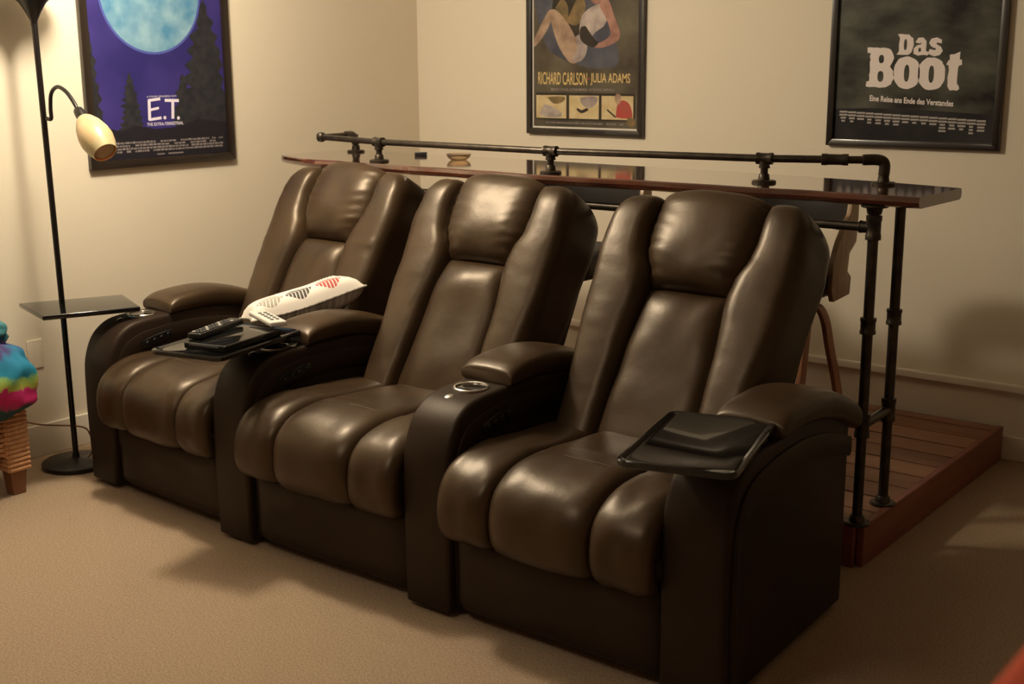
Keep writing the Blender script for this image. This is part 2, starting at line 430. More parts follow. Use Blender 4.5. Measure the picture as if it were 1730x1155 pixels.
# things on the left tray
def slab(name, label, cat, c, zb, ang, hw, hl, h, m, bev=.006, group=None, tilt=0):
    root = thing(name, label, cat, (c[0], c[1], zb), group)
    a = Vector((math.cos(ang), math.sin(ang), 0)); b = Vector((-math.sin(ang)*math.cos(tilt), math.cos(ang)*math.cos(tilt), math.sin(tilt))); n = a.cross(b)
    MB().obox(Vector((c[0], c[1], zb)) + n*h/2 + Vector((0, 0, abs(math.sin(tilt))*hl)), a, b, n, hw, hl, h/2).build('case', m, root, bevel=bev)
    return root, a, b, n, Vector((c[0], c[1], zb)) + n*h + Vector((0, 0, abs(math.sin(tilt))*hl))
ZT = .6965
r1, a, b, n, top = slab('black_box', 'flat black media box lying on the left tray under the long remote', 'media box', (-3.245, 2.60), ZT, math.radians(12), .085, .150, .022, M_gloss)
MB().obox(top-n*.006-b*.151, a, b, n, .06, .001, .003).build('front_slot', M_grey, r1)
r2, a, b, n, top = slab('remote_control', 'long black remote control with grey keys lying across the media box', 'remote', (-3.335, 2.600), ZT+.0235, math.radians(20), .026, .135, .020, M_black, .006, 'remotes on the left tray')
for i in range(3):
    for j in range(11):
        MB().obox(top + a*(-.014+.014*i) + b*(-.112+.019*j) + n*.001, a, b, n, .0045, .005, .002).build('button', M_grey if (i+j) % 4 else M_white, r2)
r3, a, b, n, top = slab('remote_control', 'white remote control with grey edge, beside the white cushion tip', 'remote', (-3.305, 2.800), ZT+.030, math.radians(68), .030, .118, .018, M_white, .007, 'remotes on the left tray')
for j in range(5):
    for i in (0, 1):
        MB().obox(top + a*(-.010+.020*i) + b*(-.075+.032*j) + n*.001, a, b, n, .005, .007, .0015).build('button', M_grey, r3)
r4, a, b, n, top = slab('card', 'small white card lying on the arm between the left and middle recliners', 'card', (-3.205, 2.825), .652, math.radians(35), .014, .04, .003, M_white, .001)

# ---------------- white patterned cushion ----------------
def cushion_mat():
    m = bpy.data.materials.new('leaf_print'); m.use_nodes = True; n = m.node_tree.nodes; l = m.node_tree.links; b = n['Principled BSDF']
    b.inputs['Roughness'].default_value = .9
    tc = n.new('ShaderNodeTexCoord')
    def mth(op, x, y=None):
        q = n.new('ShaderNodeMath'); q.operation = op
        for i, v in enumerate((x, y)):
            if v is None: continue
            if isinstance(v, (int, float)): q.inputs[i].default_value = v
            else: l.new(v, q.inputs[i])
        return q.outputs[0]
    sx = n.new('ShaderNodeSeparateXYZ'); l.new(tc.outputs['UV'], sx.inputs[0]); U, V = sx.outputs[0], sx.outputs[1]
    def leaf(cu, cv, ru, rv, ang):
        ca, sa = math.cos(ang), math.sin(ang)
        du = mth('SUBTRACT', U, cu); dv = mth('SUBTRACT', V, cv)
        p = mth('ADD', mth('MULTIPLY', du, ca), mth('MULTIPLY', dv, sa)); q = mth('SUBTRACT', mth('MULTIPLY', dv, ca), mth('MULTIPLY', du, sa))
        p = mth('DIVIDE', p, ru); q = mth('DIVIDE', q, rv)
        # pointed leaf: |q| < 1 - p^2
        e = mth('ADD', mth('ABSOLUTE', q), mth('MULTIPLY', p, p)); return mth('LESS_THAN', e, 1.0), p, q
    cur = None
    base = n.new('ShaderNodeRGB'); base.outputs[0].default_value = (.78, .72, .66, 1); cur = base.outputs[0]
    defs = [(.20, .19, .13, .15, .1, (.36, .32, .28)), (.46, .20, .12, .16, .1, (.07, .06, .055)), (.73, .21, .12, .17, .1, (.42, .09, .08)), (.20, .72, .12, .12, .1, (.48, .12, .10)), (.5, .75, .12, .12, .1, (.42, .38, .33)), (.8, .78, .12, .1, .1, (.10, .09, .08))]
    for cu, cv, ru, rv, an, col in defs:
        mk, p, q = leaf(cu, cv, ru, rv, an)
        st = mth('GREATER_THAN', mth('FRACT', mth('ADD', mth('MULTIPLY', p, 4.0), mth('MULTIPLY', mth('ABSOLUTE', q), 1.0))), .28)
        mk2 = mth('MULTIPLY', mk, st)
        mx = n.new('ShaderNodeMix'); mx.data_type = 'RGBA'; l.new(mk2, mx.inputs[0]); l.new(cur, mx.inputs[6]); mx.inputs[7].default_value = (*col, 1); cur = mx.outputs[2]
    l.new(cur, b.inputs['Base Color'])
    return m
M_cush = cushion_mat()
M_strip = mat('cushion_back', (.50, .45, .39), .9, var=((.25, .22, .19), 3, 1, (1, 30, 1)))
cu = thing('throw_cushion', 'white throw cushion with grey and red leaf print, lying on the left-end recliner', 'cushion', (-3.50, 3.15, .55))
def pillow():
    a = Vector((.46, .86, .22)).normalized()             # tip to tip
    b = Vector((-.84, .48, -.14)); b = (b - a*b.dot(a)).normalized()
    n_ = a.cross(b)
    if n_.z < 0: n_ = -n_
    hl, hb = .225, .13
    c0 = Vector((-3.53, 2.895, .668)) + a*.235 + b*.09
    N = 28; vs_ = []; uv = []
    for side in (1, -1):
        for j in range(N+1):
            for i in range(N+1):
                s = -1+2*i/N; t = -1+2*j/N
                q = (max(0, 1-s**6)*max(0, 1-t**4))**.55
                pin = 1 - .07*(1-s*s)*(abs(t)) ; pin2 = 1 - .07*(1-t*t)*abs(s)
                p = c0 + a*s*hl*pin2 + b*t*hb*pin + n_*side*.066*q*(1+.12*noise.noise(Vector((s*2, t*2, side))))
                p += n_*.012*math.sin(s*1.4+.4)*s
                vs_.append(p); uv.append(((s+1)/2, (t+1)/2))
    return vs_, uv, N
vs_, uv, N = pillow()
w_ = N+1; F1 = [(j*w_+i, j*w_+i+1, (j+1)*w_+i+1, (j+1)*w_+i) for j in range(N) for i in range(N)]
k0 = w_*w_
oc = MB().add(vs_[:k0], F1).build('cover_front', M_cush, cu, angle=85)
uvl = oc.data.uv_layers.new(name='UVMap')
for lp in oc.data.loops: uvl.data[lp.index].uv = uv[lp.vertex_index]
MB().add(vs_[k0:], F1).build('cover_back', M_strip, cu, angle=85)
rim = [vs_[i] for i in range(w_)] + [vs_[j*w_+N] for j in range(1, w_)] + [vs_[N*w_+i] for i in range(N-1, -1, -1)] + [vs_[j*w_] for j in range(N-1, 0, -1)]
MB().tube(rim + [rim[0]], .004, 6).build('piping', M_strip, cu)

# ---------------- bar table with pipe legs and guard rail ----------------
TZ0, TZ1 = 1.170, 1.205
bar = thing('bar_table', 'long glossy wood bar table on black pipe legs with a pipe guard rail', 'table', (-2.8, 3.85, PZ))
fr = []
for i in range(60):
    x = -4.27 + i*(2.94/59)
    yy = 3.605 + .014*math.sin(x*3.1+.5) + .008*math.sin(x*8+1) + .004*math.sin(x*21)
    if x > -1.66: yy -= .012*math.sin((x+1.66)/.33*math.pi)
    if x < -3.9: yy += .15*((-3.9-x)/.37)**1.6
    fr.append((x, yy))
bk = [(-1.325, 3.965), (-1.6, 4.03), (-2.2, 4.10), (-3.0, 4.13), (-3.8, 4.15), (-4.27, 4.17)]
poly = fr + bk
def sc_edge(d):
    return [(x, y_ + (d if i < len(fr) else -d)) for i, (x, y_) in enumerate(poly)]
MB().rings([[Vector((x, y_, z)) for x, y_ in sc_edge(d)] for d, z in ((.016, TZ0), (.004, TZ0+.006), (.0, TZ0+.018), (.003, TZ1-.004), (.008, TZ1))]).build('tabletop', M_bar, bar, angle=30)
PR = .0165
def flange(m, c, up=1, R_=.042, r=.022):
    m.lathe(c, [(R_, 0), (R_, .006*up), (R_*.9, .009*up), (r*1.15, .010*up), (r, .028*up), (r*.9, .030*up)], n=24)
def collar(m, a, b, r):
    a, b = Vector(a), Vector(b); L = (b-a).length; ax = (b-a)/L
    m.lathe(a, [(r*.9, 0), (r*1.08, .001), (r*1.08, L*.2), (r, L*.25), (r, L*.75), (r*1.08, L*.8), (r*1.08, L-.001), (r*.9, L)], axis=ax, n=20)
def pipe_leg(x, yy, cross_z=None, tee_z=None, coup=None, low=None):
    leg = MB().tube([(x, yy, PZ+.006), (x, yy, TZ0-.004)], PR).build('pipe_leg', M_pipe, bar)
    m = MB(); flange(m, (x, yy, PZ+.0015)); m.build('floor_flange', M_pipe, leg)
    m = MB(); flange(m, (x, yy, TZ0+.001), -1); m.build('top_flange', M_pipe, leg)
    if tee_z: m = MB(); collar(m, (x, yy, tee_z-.038), (x, yy, tee_z+.038), PR*1.35); collar(m, (x-.045, yy, tee_z), (x-.012, yy, tee_z), PR*1.1); m.build('tee_fitting', M_pipe, leg)
    if coup: m = MB(); collar(m, (x, yy, coup-.026), (x, yy, coup+.026), PR*1.4); m.build('coupling', M_pipe, leg)
    if low: m = MB(); collar(m, (x, yy, low-.04), (x, yy, low+.04), PR*1.35); m.build('tee_fitting', M_pipe, leg)
    return leg
pipe_leg(-1.482, 3.657, tee_z=1.100, coup=.793, low=.471)
pipe_leg(-1.488, 3.885, coup=.784, low=.471)
pipe_leg(-4.10, 3.80, tee_z=1.100, coup=.79)
pipe_leg(-4.10, 4.05, coup=.79)
MB().tube([(-4.10, 3.657, 1.10), (-1.482, 3.657, 1.10)], PR*.85).build('cross_bar', M_pipe, bar)
MB().tube([(-1.482, 3.657, .471), (-1.488, 3.885, .471)], PR*.95).build('cross_bar', M_pipe, bar)
# guard rail
RZ = 1.285; rr = .0125
RP = [(-4.085, 3.815), (-3.625, 3.704), (-2.715, 3.660), (-1.915, 3.770), (-1.655, 3.872), (-1.567, 3.925)]
rail = MB().tube([(x, y_, RZ) for x, y_ in RP], rr).build('rail_pipe', M_pipe, bar)
MB().tube([(-4.085, 3.815, RZ), (-4.11, 4.02, RZ), (-4.115, 4.045, RZ-.004), (-4.12, 4.06, RZ-.02), (-4.12, 4.06, TZ1)], rr).build('rail_pipe', M_pipe, bar)
m = MB(); m.lathe((-4.085, 3.815, RZ), [(.002, -.022), (.015, -.018), (.021, -.008), (.021, .008), (.015, .018), (.002, .022)]); m.build('elbow_fitting', M_pipe, bar)
m = MB(); m.tube(catmull([(-4.10, 3.98, RZ), (-4.112, 4.03, RZ-.002), (-4.12, 4.055, RZ-.02), (-4.12, 4.06, RZ-.045)], 5), .0175); m.build('elbow_fitting', M_pipe, bar)
m = MB(); m.tube(catmull([(-1.625, 3.887, RZ), (-1.585, 3.914, RZ), (-1.567, 3.925, RZ-.012), (-1.567, 3.925, RZ-.05)], 5), .018); m.build('elbow_fitting', M_pipe, bar)
m = MB(); collar(m, (-1.745, 3.8367, RZ), (-1.665, 3.868, RZ), .0175); m.build('union_fitting', M_pipe, bar)
for i, (x, y_) in enumerate([(-3.625, 3.704), (-2.715, 3.660), (-1.915, 3.770), (-1.567, 3.925), (-4.12, 4.06)]):
    post = MB().tube([(x, y_, TZ1), (x, y_, RZ)], rr).build('rail_post', M_pipe, bar)
    m = MB(); flange(m, (x, y_, TZ1), R_=.040, r=.017); m.build('flange', M_pipe, post)
    if i < 3:
        p0, p1 = Vector((*RP[i], RZ)), Vector((*RP[min(i+2, 5)], RZ)); d = (p1-p0).normalized() if 0 else (Vector((*RP[i+2], RZ))-Vector((*RP[i], RZ))).normalized()
        c = Vector((x, y_, RZ)); m = MB(); collar(m, c-d*.028, c+d*.028, .0180); collar(m, c-Vector((0, 0, .032)), c-Vector((0, 0, .008)), .0175); m.build('tee_fitting', M_pipe, post)
# small things on the bar
t = MB().obox((-3.705, 4.045, TZ1+.008), (.84, .54, 0), (-.54, .84, 0), (0, 0, 1), .026, .012, .008).build('lighter', M_black, bevel=.003)
tag(t, 'small black box lying on the bar top, left of the glass dish', 'box')
dish = MB()
dp = [(.001, .003), (.030, .003), (.042, .012), (.050, .024), (.053, .025), (.046, .010), (.033, .0), (.001, .0)]
dish.lathe((-3.41, 3.955, TZ1+.001), dp[::-1], n=24)
dsh = dish.build('glass_dish', M_glass); tag(dsh, 'small clear glass dish catching the light on the bar top', 'dish')

# ---------------- bar stools ----------------
def bar_stool(cx, label, sy=.09):
    root = thing('bar_stool', label, 'stool', (cx, 4.05, PZ), 'bar stools behind the bar')
    _n0 = set(bpy.data.objects)
    side = [(4.241, 1.130), (4.240, 1.005), (4.231, .952), (4.178, .917), (4.167, .854), (4.201, .828), (4.194, .764), (4.058, .754), (4.034, .799), (4.041, .902), (4.082, .970), (4.134, 1.026), (4.172, 1.060), (4.19, 1.130)]
    for sg in (1, -1):
        x0 = cx + sg*.262
        MB().prism(side, lambda a, b, d: Vector((d, a, b)), x0-.010, x0+.010).build('side_panel', M_stoolwood, root, bevel=.004)
        p = catmull([(cx+sg*.20, 3.93, .762), (cx+sg*.235, 3.99, .752), (cx+sg*.252, 4.032, .694), (cx+sg*.258, 4.075, .58), (cx+sg*.262, 4.150, .41), (cx+sg*.27, 4.23, PZ)], 5)
        rg = [[q + Vector((0, e*.024, 0)) + Vector((f*.009, 0, 0)) for e, f in ((-1, -1), (1, -1), (1, 1), (-1, 1))] for q in p]
        MB().rings(rg).build('leg', M_stoolleg, root, bevel=.003)
        p = catmull([(cx+sg*.20, 3.98, .762), (cx+sg*.235, 3.93, .745), (cx+sg*.252, 3.88, .66), (cx+sg*.262, 3.83, .45), (cx+sg*.27, 3.77, PZ)], 5)
        rg = [[q + Vector((0, e*.022, 0)) + Vector((f*.009, 0, 0)) for e, f in ((-1, -1), (1, -1), (1, 1), (-1, 1))] for q in p]
        MB().rings(rg).build('leg', M_stoolleg, root, bevel=.003)
    MB().box(cx-.25, cx+.25, 3.80, 4.19, .765, .872).build('seat', M_stoolleather, root, bevel=.04, seg=5)
    rg = []
    for i in range(25):
        s = -1+2*i/24; x = cx + s*.25; yy = 4.205 + .12*(1-s*s)**.8
        ring = []
        for k in range(16):
            a = 2*math.pi*k/16; ring.append(Vector((x, yy + .022*math.copysign(abs(math.cos(a))**.6, math.cos(a)), 1.055 + (.070+.0*s)*math.copysign(abs(math.sin(a))**.5, math.sin(a)))))
        rg.append(ring)
    MB().rings(rg).build('backrest', M_stoolleather, root, angle=60)
    root.location.y += sy
    return root
bar_stool(-2.085, 'dark padded bar stool with bent wooden sides, seen past the right-end recliner')
bar_stool(-2.97, 'dark padded bar stool glimpsed between the middle and right-end recliners')

# ---------------- floor lamp ----------------
LX, LY = -4.425, 2.705
lamp = thing('floor_lamp', 'tall black floor lamp with side tray and amber glass shade, left of the recliners', 'lamp', (LX, LY, 0))
MB().lathe((LX, LY, 0), [(.132, 0), (.136, .004), (.136, .018), (.128, .024), (.03, .030), (.016, .036), (.012, .06)], n=48).build('base', M_lamp, lamp)
MB().tube([(LX, LY, .03), (LX-.006, LY, .69), (LX-.03, LY, 1.80)], .0115, 16).build('pole', M_lamp, lamp)
bowl = MB().lathe((LX-.03, LY, 1.765), [(.0115, -.02), (.013, 0), (.030, .035), (.048, .065), (.10, .115), (.16, .145), (.16, .150), (.10, .125), (.04, .08), (.01, .07)], n=40).build('torchiere_bowl', M_lamp, lamp)
m = MB()
tr = [(-4.49, 2.555), (-4.185, 2.47), (-4.045, 2.80), (-4.325, 2.915)]
cxy = (sum(p[0] for p in tr)/4, sum(p[1] for p in tr)/4)
m.rings([[Vector((cxy[0]+(x-cxy[0])*s, cxy[1]+(y_-cxy[1])*s, z)) for x, y_ in tr] for s, z in ((.98, .672), (1, .676), (1, .688), (.985, .691))])
m.build('tray', M_gloss, lamp, bevel=.008)
MB().lathe((LX-.005, LY, .655), [(.018, 0), (.020, .004), (.020, .018)], n=20).build('tray_collar', M_lamp, lamp)
p = catmull([(LX+.005, LY-.002, 1.400), (LX+.030, LY, 1.400), (LX+.032, LY, 1.44), (LX+.045, LY, 1.495), (LX+.09, LY, 1.520), (LX+.145, LY, 1.503), (LX+.19, LY, 1.465), (LX+.222, LY, 1.425)], 6)
goose = MB().tube(p, .0075, 12).build('gooseneck', M_lamp, lamp)
d = Vector((.34, -.02, -.30)).normalized(); c0 = Vector((LX+.215, LY, 1.435))
MB().lathe(c0, [(.010, -.01), (.018, 0), (.021, .02), (.021, .045), (.026, .05), (.026, .056)], axis=d, n=24).build('socket', M_lamp, lamp)
MB().lathe(c0+d*.045, [(.024, 0), (.034, .012), (.050, .045), (.060, .085), (.062, .115), (.056, .150), (.044, .182), (.042, .182), (.052, .150), (.057, .115), (.046, .045), (.02, .012)], axis=d, n=36).build('lamp_shade', M_shade, lamp)
MB().lathe(c0+d*.216, [(.001, .006), (.025, .005), (.040, .001), (.0425, -.006), (.02, -.012), (.001, -.014)], axis=d, n=28).build('diffuser_lens', M_shade, lamp)
p = catmull([(-4.63, 2.50, .26), (-4.60, 2.56, .20), (-4.52, 2.62, .175), (-4.40, 2.72, .165), (-4.375, 2.745, .13), (-4.37, 2.75, .07), (-4.385, 2.735, .032)], 6)
MB().tube(p, .0032, 8).build('power_cord', M_foot, lamp)
t = MB().box(XL, XL+.006, 2.665, 2.735, .375, .495).build('outlet_plate', M_wall, bevel=.002); tag(t, 'cream wall plate low on the left wall behind the floor lamp', 'wall plate')

# ---------------- wicker stand with tie-dye blanket ----------------
WX0, WX1, WY0, WY1 = -4.63, -4.275, 1.93, 2.405
wk = thing('wicker_stand', 'woven orange-brown wicker stand with wooden feet at the left edge', 'stand', (-4.45, 2.17, 0))
MB().box(WX0+.02, WX1-.02, WY0+.02, WY1-.02, .15, .36).build('body', M_foot, wk)
for (x, y_) in ((WX1-.035, WY1-.035), (WX1-.035, WY0+.035), (WX0+.035, WY1-.035), (WX0+.035, WY0+.035)):
    MB().rings([[Vector((x+i*h, y_+j*h, z)) for i, j in ((-1, -1), (1, -1), (1, 1), (-1, 1))] for h, z in ((.026, 0), (.034, .115), (.034, .16))]).build('foot', M_foot, wk, bevel=.004)
    m = MB()
    for k in range(14):
        zz = .105 + k*.018
        m.tube([(x+.040, y_-.040, zz), (x+.040, y_+.040, zz), (x-.040, y_+.040, zz), (x-.040, y_-.040, zz), (x+.040, y_-.040, zz)], .009, 6)
    m.build('woven_post', M_wicker, wk, kind='stuff')
for k in range(11):       # woven strands along the visible sides
    zz = .150 + k*.019
    pts = []
    for i in range(17):
        yy = WY0+.05 + i*(WY1-WY0-.10)/16; pts.append((WX1-.012 + .005*(1 if (i+k) % 2 else -1), yy, zz - .03*math.cos((yy-2.17)/.24*1.5)*(k < 2)*-1))
    MB().tube(pts, .008, 6).build('wicker_strand', M_wicker, wk)
    pts = [(WX0+.05 + i*(WX1-WX0-.10)/12, WY1-.012 + .005*(1 if (i+k) % 2 else -1), zz) for i in range(13)]
    MB().tube(pts, .008, 6).build('wicker_strand', M_wicker, wk)
    pts = [(WX0+.05 + i*(WX1-WX0-.10)/12, WY0+.012 + .005*(1 if (i+k) % 2 else -1), zz) for i in range(13)]
    MB().tube(pts, .008, 6).build('wicker_strand', M_wicker, wk)
def tiedye():
    m = bpy.data.materials.new('tie_dye'); m.use_nodes = True; n = m.node_tree.nodes; l = m.node_tree.links; b = n['Principled BSDF']
    b.inputs['Roughness'].default_value = .85
    tc = n.new('ShaderNodeTexCoord'); sx = n.new('ShaderNodeSeparateXYZ'); l.new(tc.outputs['Object'], sx.inputs[0])
    nz = n.new('ShaderNodeTexNoise'); nz.inputs['Scale'].default_value = 14; nz.inputs['Detail'].default_value = 3; l.new(tc.outputs['Object'], nz.inputs['Vector'])
    a = n.new('ShaderNodeMath'); a.operation = 'MULTIPLY_ADD'; l.new(nz.outputs['Fac'], a.inputs[0]); a.inputs[1].default_value = .11; l.new(sx.outputs[2], a.inputs[2])
    mr = n.new('ShaderNodeMapRange'); l.new(a.outputs[0], mr.inputs[0]); mr.inputs[1].default_value = .055; mr.inputs[2].default_value = .455
    rp = n.new('ShaderNodeValToRGB'); l.new(mr.outputs[0], rp.inputs[0]); e = rp.color_ramp.elements
    cols = [(0, (.012, .05, .06)), (.16, (.02, .075, .08)), (.215, (.55, .015, .14)), (.33, (.62, .02, .20)), (.36, (.42, .45, .06)), (.43, (.25, .45, .12)), (.47, (.01, .22, .36)), (.66, (.015, .18, .34)), (.74, (.06, .03, .14)), (.80, (.03, .14, .17)), (1, (.05, .20, .22))]
    e[0].position = 0; e[0].color = (*cols[0][1], 1); e[1].position = 1; e[1].color = (*cols[-1][1], 1)
    for p_, c in cols[1:-1]: q = e.new(p_); q.color = (*c, 1)
    l.new(rp.outputs[0], b.inputs['Base Color']); return m
M_tie = tiedye()
def lump(c, rx, ry, rz, amp, sc, seed, e=.6, fold=0):
    m = MB(); nu, nv = 64, 34; rg = []
    for j in range(1, nv):
        ph = -math.pi/2 + math.pi*j/nv; ring = []
        for i in range(nu):
            th = 2*math.pi*i/nu
            cu_, su_ = math.cos(th), math.sin(th); cp, sp = math.cos(ph), math.sin(ph)
            q = Vector((math.copysign(abs(cu_)**e, cu_)*abs(cp)**.6, math.copysign(abs(su_)**e, su_)*abs(cp)**.6, math.copysign(abs(sp)**.8, sp)))
            dd = 1 + amp*noise.noise(Vector((q.x*sc+seed, q.y*sc, q.z*sc))) + fold*math.sin(th*13+seed+2*q.z)*(abs(cp))
            ring.append(Vector((c[0]+q.x*rx*dd, c[1]+q.y*ry*dd, c[2]+q.z*rz*(1+amp*.6*noise.noise(Vector((q.x*sc, q.y*sc, seed)))))))
        rg.append(ring)
    return m.rings(rg)
bl = thing('blanket', 'bunched tie-dye blanket in turquoise, green and pink on top of the wicker stand', 'blanket', (-4.45, 2.17, .30))
lump((-4.385, 2.20, .455), .225, .262, .158, .10, 2.5, 3, .55, .03).build('blanket_body', M_tie, bl, angle=85)
lump((-4.39, 2.20, .625), .165, .20, .080, .22, 3.0, 8, .8, .02).build('blanket_fold', M_tie, bl, angle=85)

# ---------------- posters ----------------
def fnL(a, b, d): return Vector((XL+d, a, b))
def fnB(a, b, d): return Vector((a, YB-d, b))
def flat(name, pts, m, parent, fn, d, label=None):
    mb = MB(); mb.add([fn(a, b, d) for a, b in pts], [tuple(range(len(pts)))])
    me = mb.build(name, m, parent, smooth=False, label=label)
    return me
def framed(label, fn, a0, a1, b0, b1, fw, mprint, mat_border=0):
    c = fn((a0+a1)/2, b0, 0)
    root = thing('framed_poster', label, 'poster', c)
    D = .026
    for pts in (((a0, b0), (a1, b0), (a1-fw, b0+fw), (a0+fw, b0+fw)), ((a0, b1), (a1, b1), (a1-fw, b1-fw), (a0+fw, b1-fw)),
                ((a0, b0), (a0+fw, b0+fw), (a0+fw, b1-fw), (a0, b1)), ((a1, b0), (a1-fw, b0+fw), (a1-fw, b1-fw), (a1, b1))):
        MB().prism(pts, fn, .001, D).build('frame_rail', M_frame, root, bevel=.003, seg=2)
    MB().prism(((a0+.006, b0+.006), (a1-.006, b0+.006), (a1-.006, b1-.006), (a0+.006, b1-.006)), fn, .001, .009).build('backing', M_darkfab, root)
    i = fw-.003
    if mat_border:
        MB().prism(((a0+i, b0+i), (a1-i, b0+i), (a1-i, b1-i), (a0+i, b1-i)), fn, .009, .0105).build('mat_border', M_paper, root)
        i = fw + mat_border
    pr = MB().prism(((a0+i, b0+i), (a1-i, b0+i), (a1-i, b1-i), (a0+i, b1-i)), fn, .0106, .0120).build('print', mprint, root, smooth=False)
    return root, pr
def pm(name, c, c2=None, sc=6, coat=.5, det=3, stretch=None, rough=.5):
    v = None
    if c2: v = (c2, sc, det) if not stretch else (c2, sc, det, stretch)
    return mat(name, c, rough, spec=.15, coat=coat*.12, var=v)
def text(name, s, m, parent, fn, a0, a1, b0, b1, d, bold=0, slope=0, jag=0, italic=0):
    cv = bpy.data.curves.new('t', 'FONT'); cv.body = s; cv.offset = bold; cv.resolution_u = 3; cv.space_character = 1.0
    o = bpy.data.objects.new('t', cv); C.objects.link(o)
    bpy.context.view_layer.update()
    me = bpy.data.meshes.new_from_object(o.evaluated_get(bpy.context.evaluated_depsgraph_get()))
    bpy.data.objects.remove(o)
    xs = [v.co.x for v in me.vertices]; ys = [v.co.y for v in me.vertices]
    X0, X1, Y0_, Y1_ = min(xs), max(xs), min(ys), max(ys)
    off = Vector((0, 0, 0)); q = parent
    while q: off += q.location; q = q.parent
    for v in me.vertices:
        u = (v.co.x-X0)/(X1-X0); w2 = (v.co.y-Y0_)/(Y1_-Y0_)
        a = a0 + u*(a1-a0) + jag*random.uniform(-1, 1); b = b0 + w2*(b1-b0) + slope*u + jag*random.uniform(-1, 1)
        v.co = fn(a, b, d) - off
    me.materials.clear(); me.materials.append(m)
    ob = bpy.data.objects.new(name, me); C.objects.link(ob); ob.parent = parent
    return ob
def blob(cx, cy, pts, k=5):
    P = catmull([(cx+a, cy+b, 0) for a, b in pts] + [(cx+pts[0][0], cy+pts[0][1], 0)], k)[:-1]
    return [(p.x, p.y) for p in P]

# --- left wall: moon over pine trees
M_sky = pm('print_night_sky', (.026, .021, .13), (.055, .040, .21), 3)
ro, pr = framed('large framed night poster of a blue moon over dark pines, on the left wall', fnL, 3.021, 3.787, 1.168, 2.19, .036, M_sky)
M_moon = pm('print_moon', (.07, .21, .36), (.22, .37, .47), 9, det=6); M_moonrim = pm('print_halo', (.07, .09, .34))
M_tree = pm('print_pine', (.020, .020, .026), (.032, .032, .036), 30); M_tree2 = pm('print_pine_far', (.035, .030, .12))
M_wh = pm('print_white', (.72, .66, .80)); M_credit = pm('print_credits', (.22, .19, .19)); M_blackp = pm('print_black', (.018, .016, .022))
D0 = .0122
flat('moon_halo', [(3.38+.262*math.cos(t), 1.905+.262*math.sin(t)) for t in [2*math.pi*k/64 for k in range(64)]], M_moonrim, pr, fnL, D0)
flat('moon', [(3.38+.252*math.cos(t), 1.905+.252*math.sin(t)) for t in [2*math.pi*k/64 for k in range(64)]], M_moon, pr, fnL, D0+.0002)
def pine(cx, ztop, zbot, w, m, d, clipR=9, seed=0, clipL=-9):
    rnd = random.Random(seed); L = []; Rr = []; n = 22
    for i in range(n):
        t = i/(n-1); z = ztop + (zbot-ztop)*t; hw = w*(t**.8)
        L.append((max(clipL, cx - hw*(1 if i % 2 else .62)*rnd.uniform(.8, 1.15)), z)); Rr.append((min(clipR, cx + hw*(1 if i % 2 else .62)*rnd.uniform(.8, 1.15)), z))
    flat('pine_tree', [(cx, ztop+.02)] + Rr + L[::-1], m, pr, fnL, d)
IL, IR, IB = 3.058, 3.750, 1.205
pine(3.245, 1.57, 1.30, .085, M_tree, D0+.0004, seed=1)
pine(3.055, 1.80, 1.25, .075, M_tree, D0+.0004, seed=2, clipL=IL)
pine(3.655, 1.88, 1.22, .24, M_tree, D0+.0005, clipR=IR, seed=3)
pine(3.52, 1.56, 1.22, .12, M_tree, D0+.00045, seed=5)
flat('dark_ground', [(IL, IB), (IR, IB), (IR, 1.34), (3.60, 1.36), (3.48, 1.33), (3.36, 1.325), (3.26, 1.345), (3.18, 1.32), (3.10, 1.35), (IL, 1.37)], M_blackp, pr, fnL, D0+.0006)
dd = D0+.0009
def stroke(pts, wd, name='title_letter'):
    # thick polyline stroke as one polygon
    P = [Vector((a, b)) for a, b in pts]; L = []; R2 = []
    for i, p in enumerate(P):
        t = (P[min(i+1, len(P)-1)]-P[max(i-1, 0)]).normalized(); nn = Vector((-t.y, t.x))*wd/2
        L.append(p+nn); R2.append(p-nn)
    return [(p.x, p.y) for p in L+R2[::-1]]
E0 = 3.333; z0, z1 = 1.366, 1.448
m = MB()
for s in (stroke([(E0, z0-.002), (E0+.004, z1)], .015), stroke([(E0-.002, z1), (E0+.062, z1+.006)], .012), stroke([(E0, (z0+z1)/2), (E0+.052, (z0+z1)/2+.008)], .011), stroke([(E0-.003, z0), (E0+.062, z0+.006)], .012)):
    m.add([fnL(a, b, dd) for a, b in s], [tuple(range(len(s)))]); dd += .00003
m.build('title_letter', M_wh, pr, smooth=False)
m = MB(); s = [(E0+.080+.008*math.cos(t), z0+.006+.008*math.sin(t)) for t in [k*.7 for k in range(9)]]; m.add([fnL(a, b, dd) for a, b in s], [tuple(range(9))]); m.build('title_dot', M_wh, pr, smooth=False)
m = MB()
for s in (stroke([(E0+.085, z1-.001), (E0+.160, z1-.004)], .013), stroke([(E0+.128, z1), (E0+.122, z0)], .015)):
    m.add([fnL(a, b, dd) for a, b in s], [tuple(range(len(s)))]); dd += .00003
m.build('title_letter', M_wh, pr, smooth=False)
m = MB(); s = [(E0+.152+.008*math.cos(t), z0+.002+.008*math.sin(t)) for t in [k*.7 for k in range(9)]]; m.add([fnL(a, b, dd) for a, b in s], [tuple(range(9))]); m.build('title_dot', M_wh, pr, smooth=False)
text('subtitle', 'THE EXTRA-TERRESTRIAL', M_wh, pr, fnL, 3.318, 3.510, 1.339, 1.353, dd, .01)
text('tagline', 'A STEVEN SPIELBERG FILM', M_wh, pr, fnL, 3.325, 3.480, 1.461, 1.468, dd)
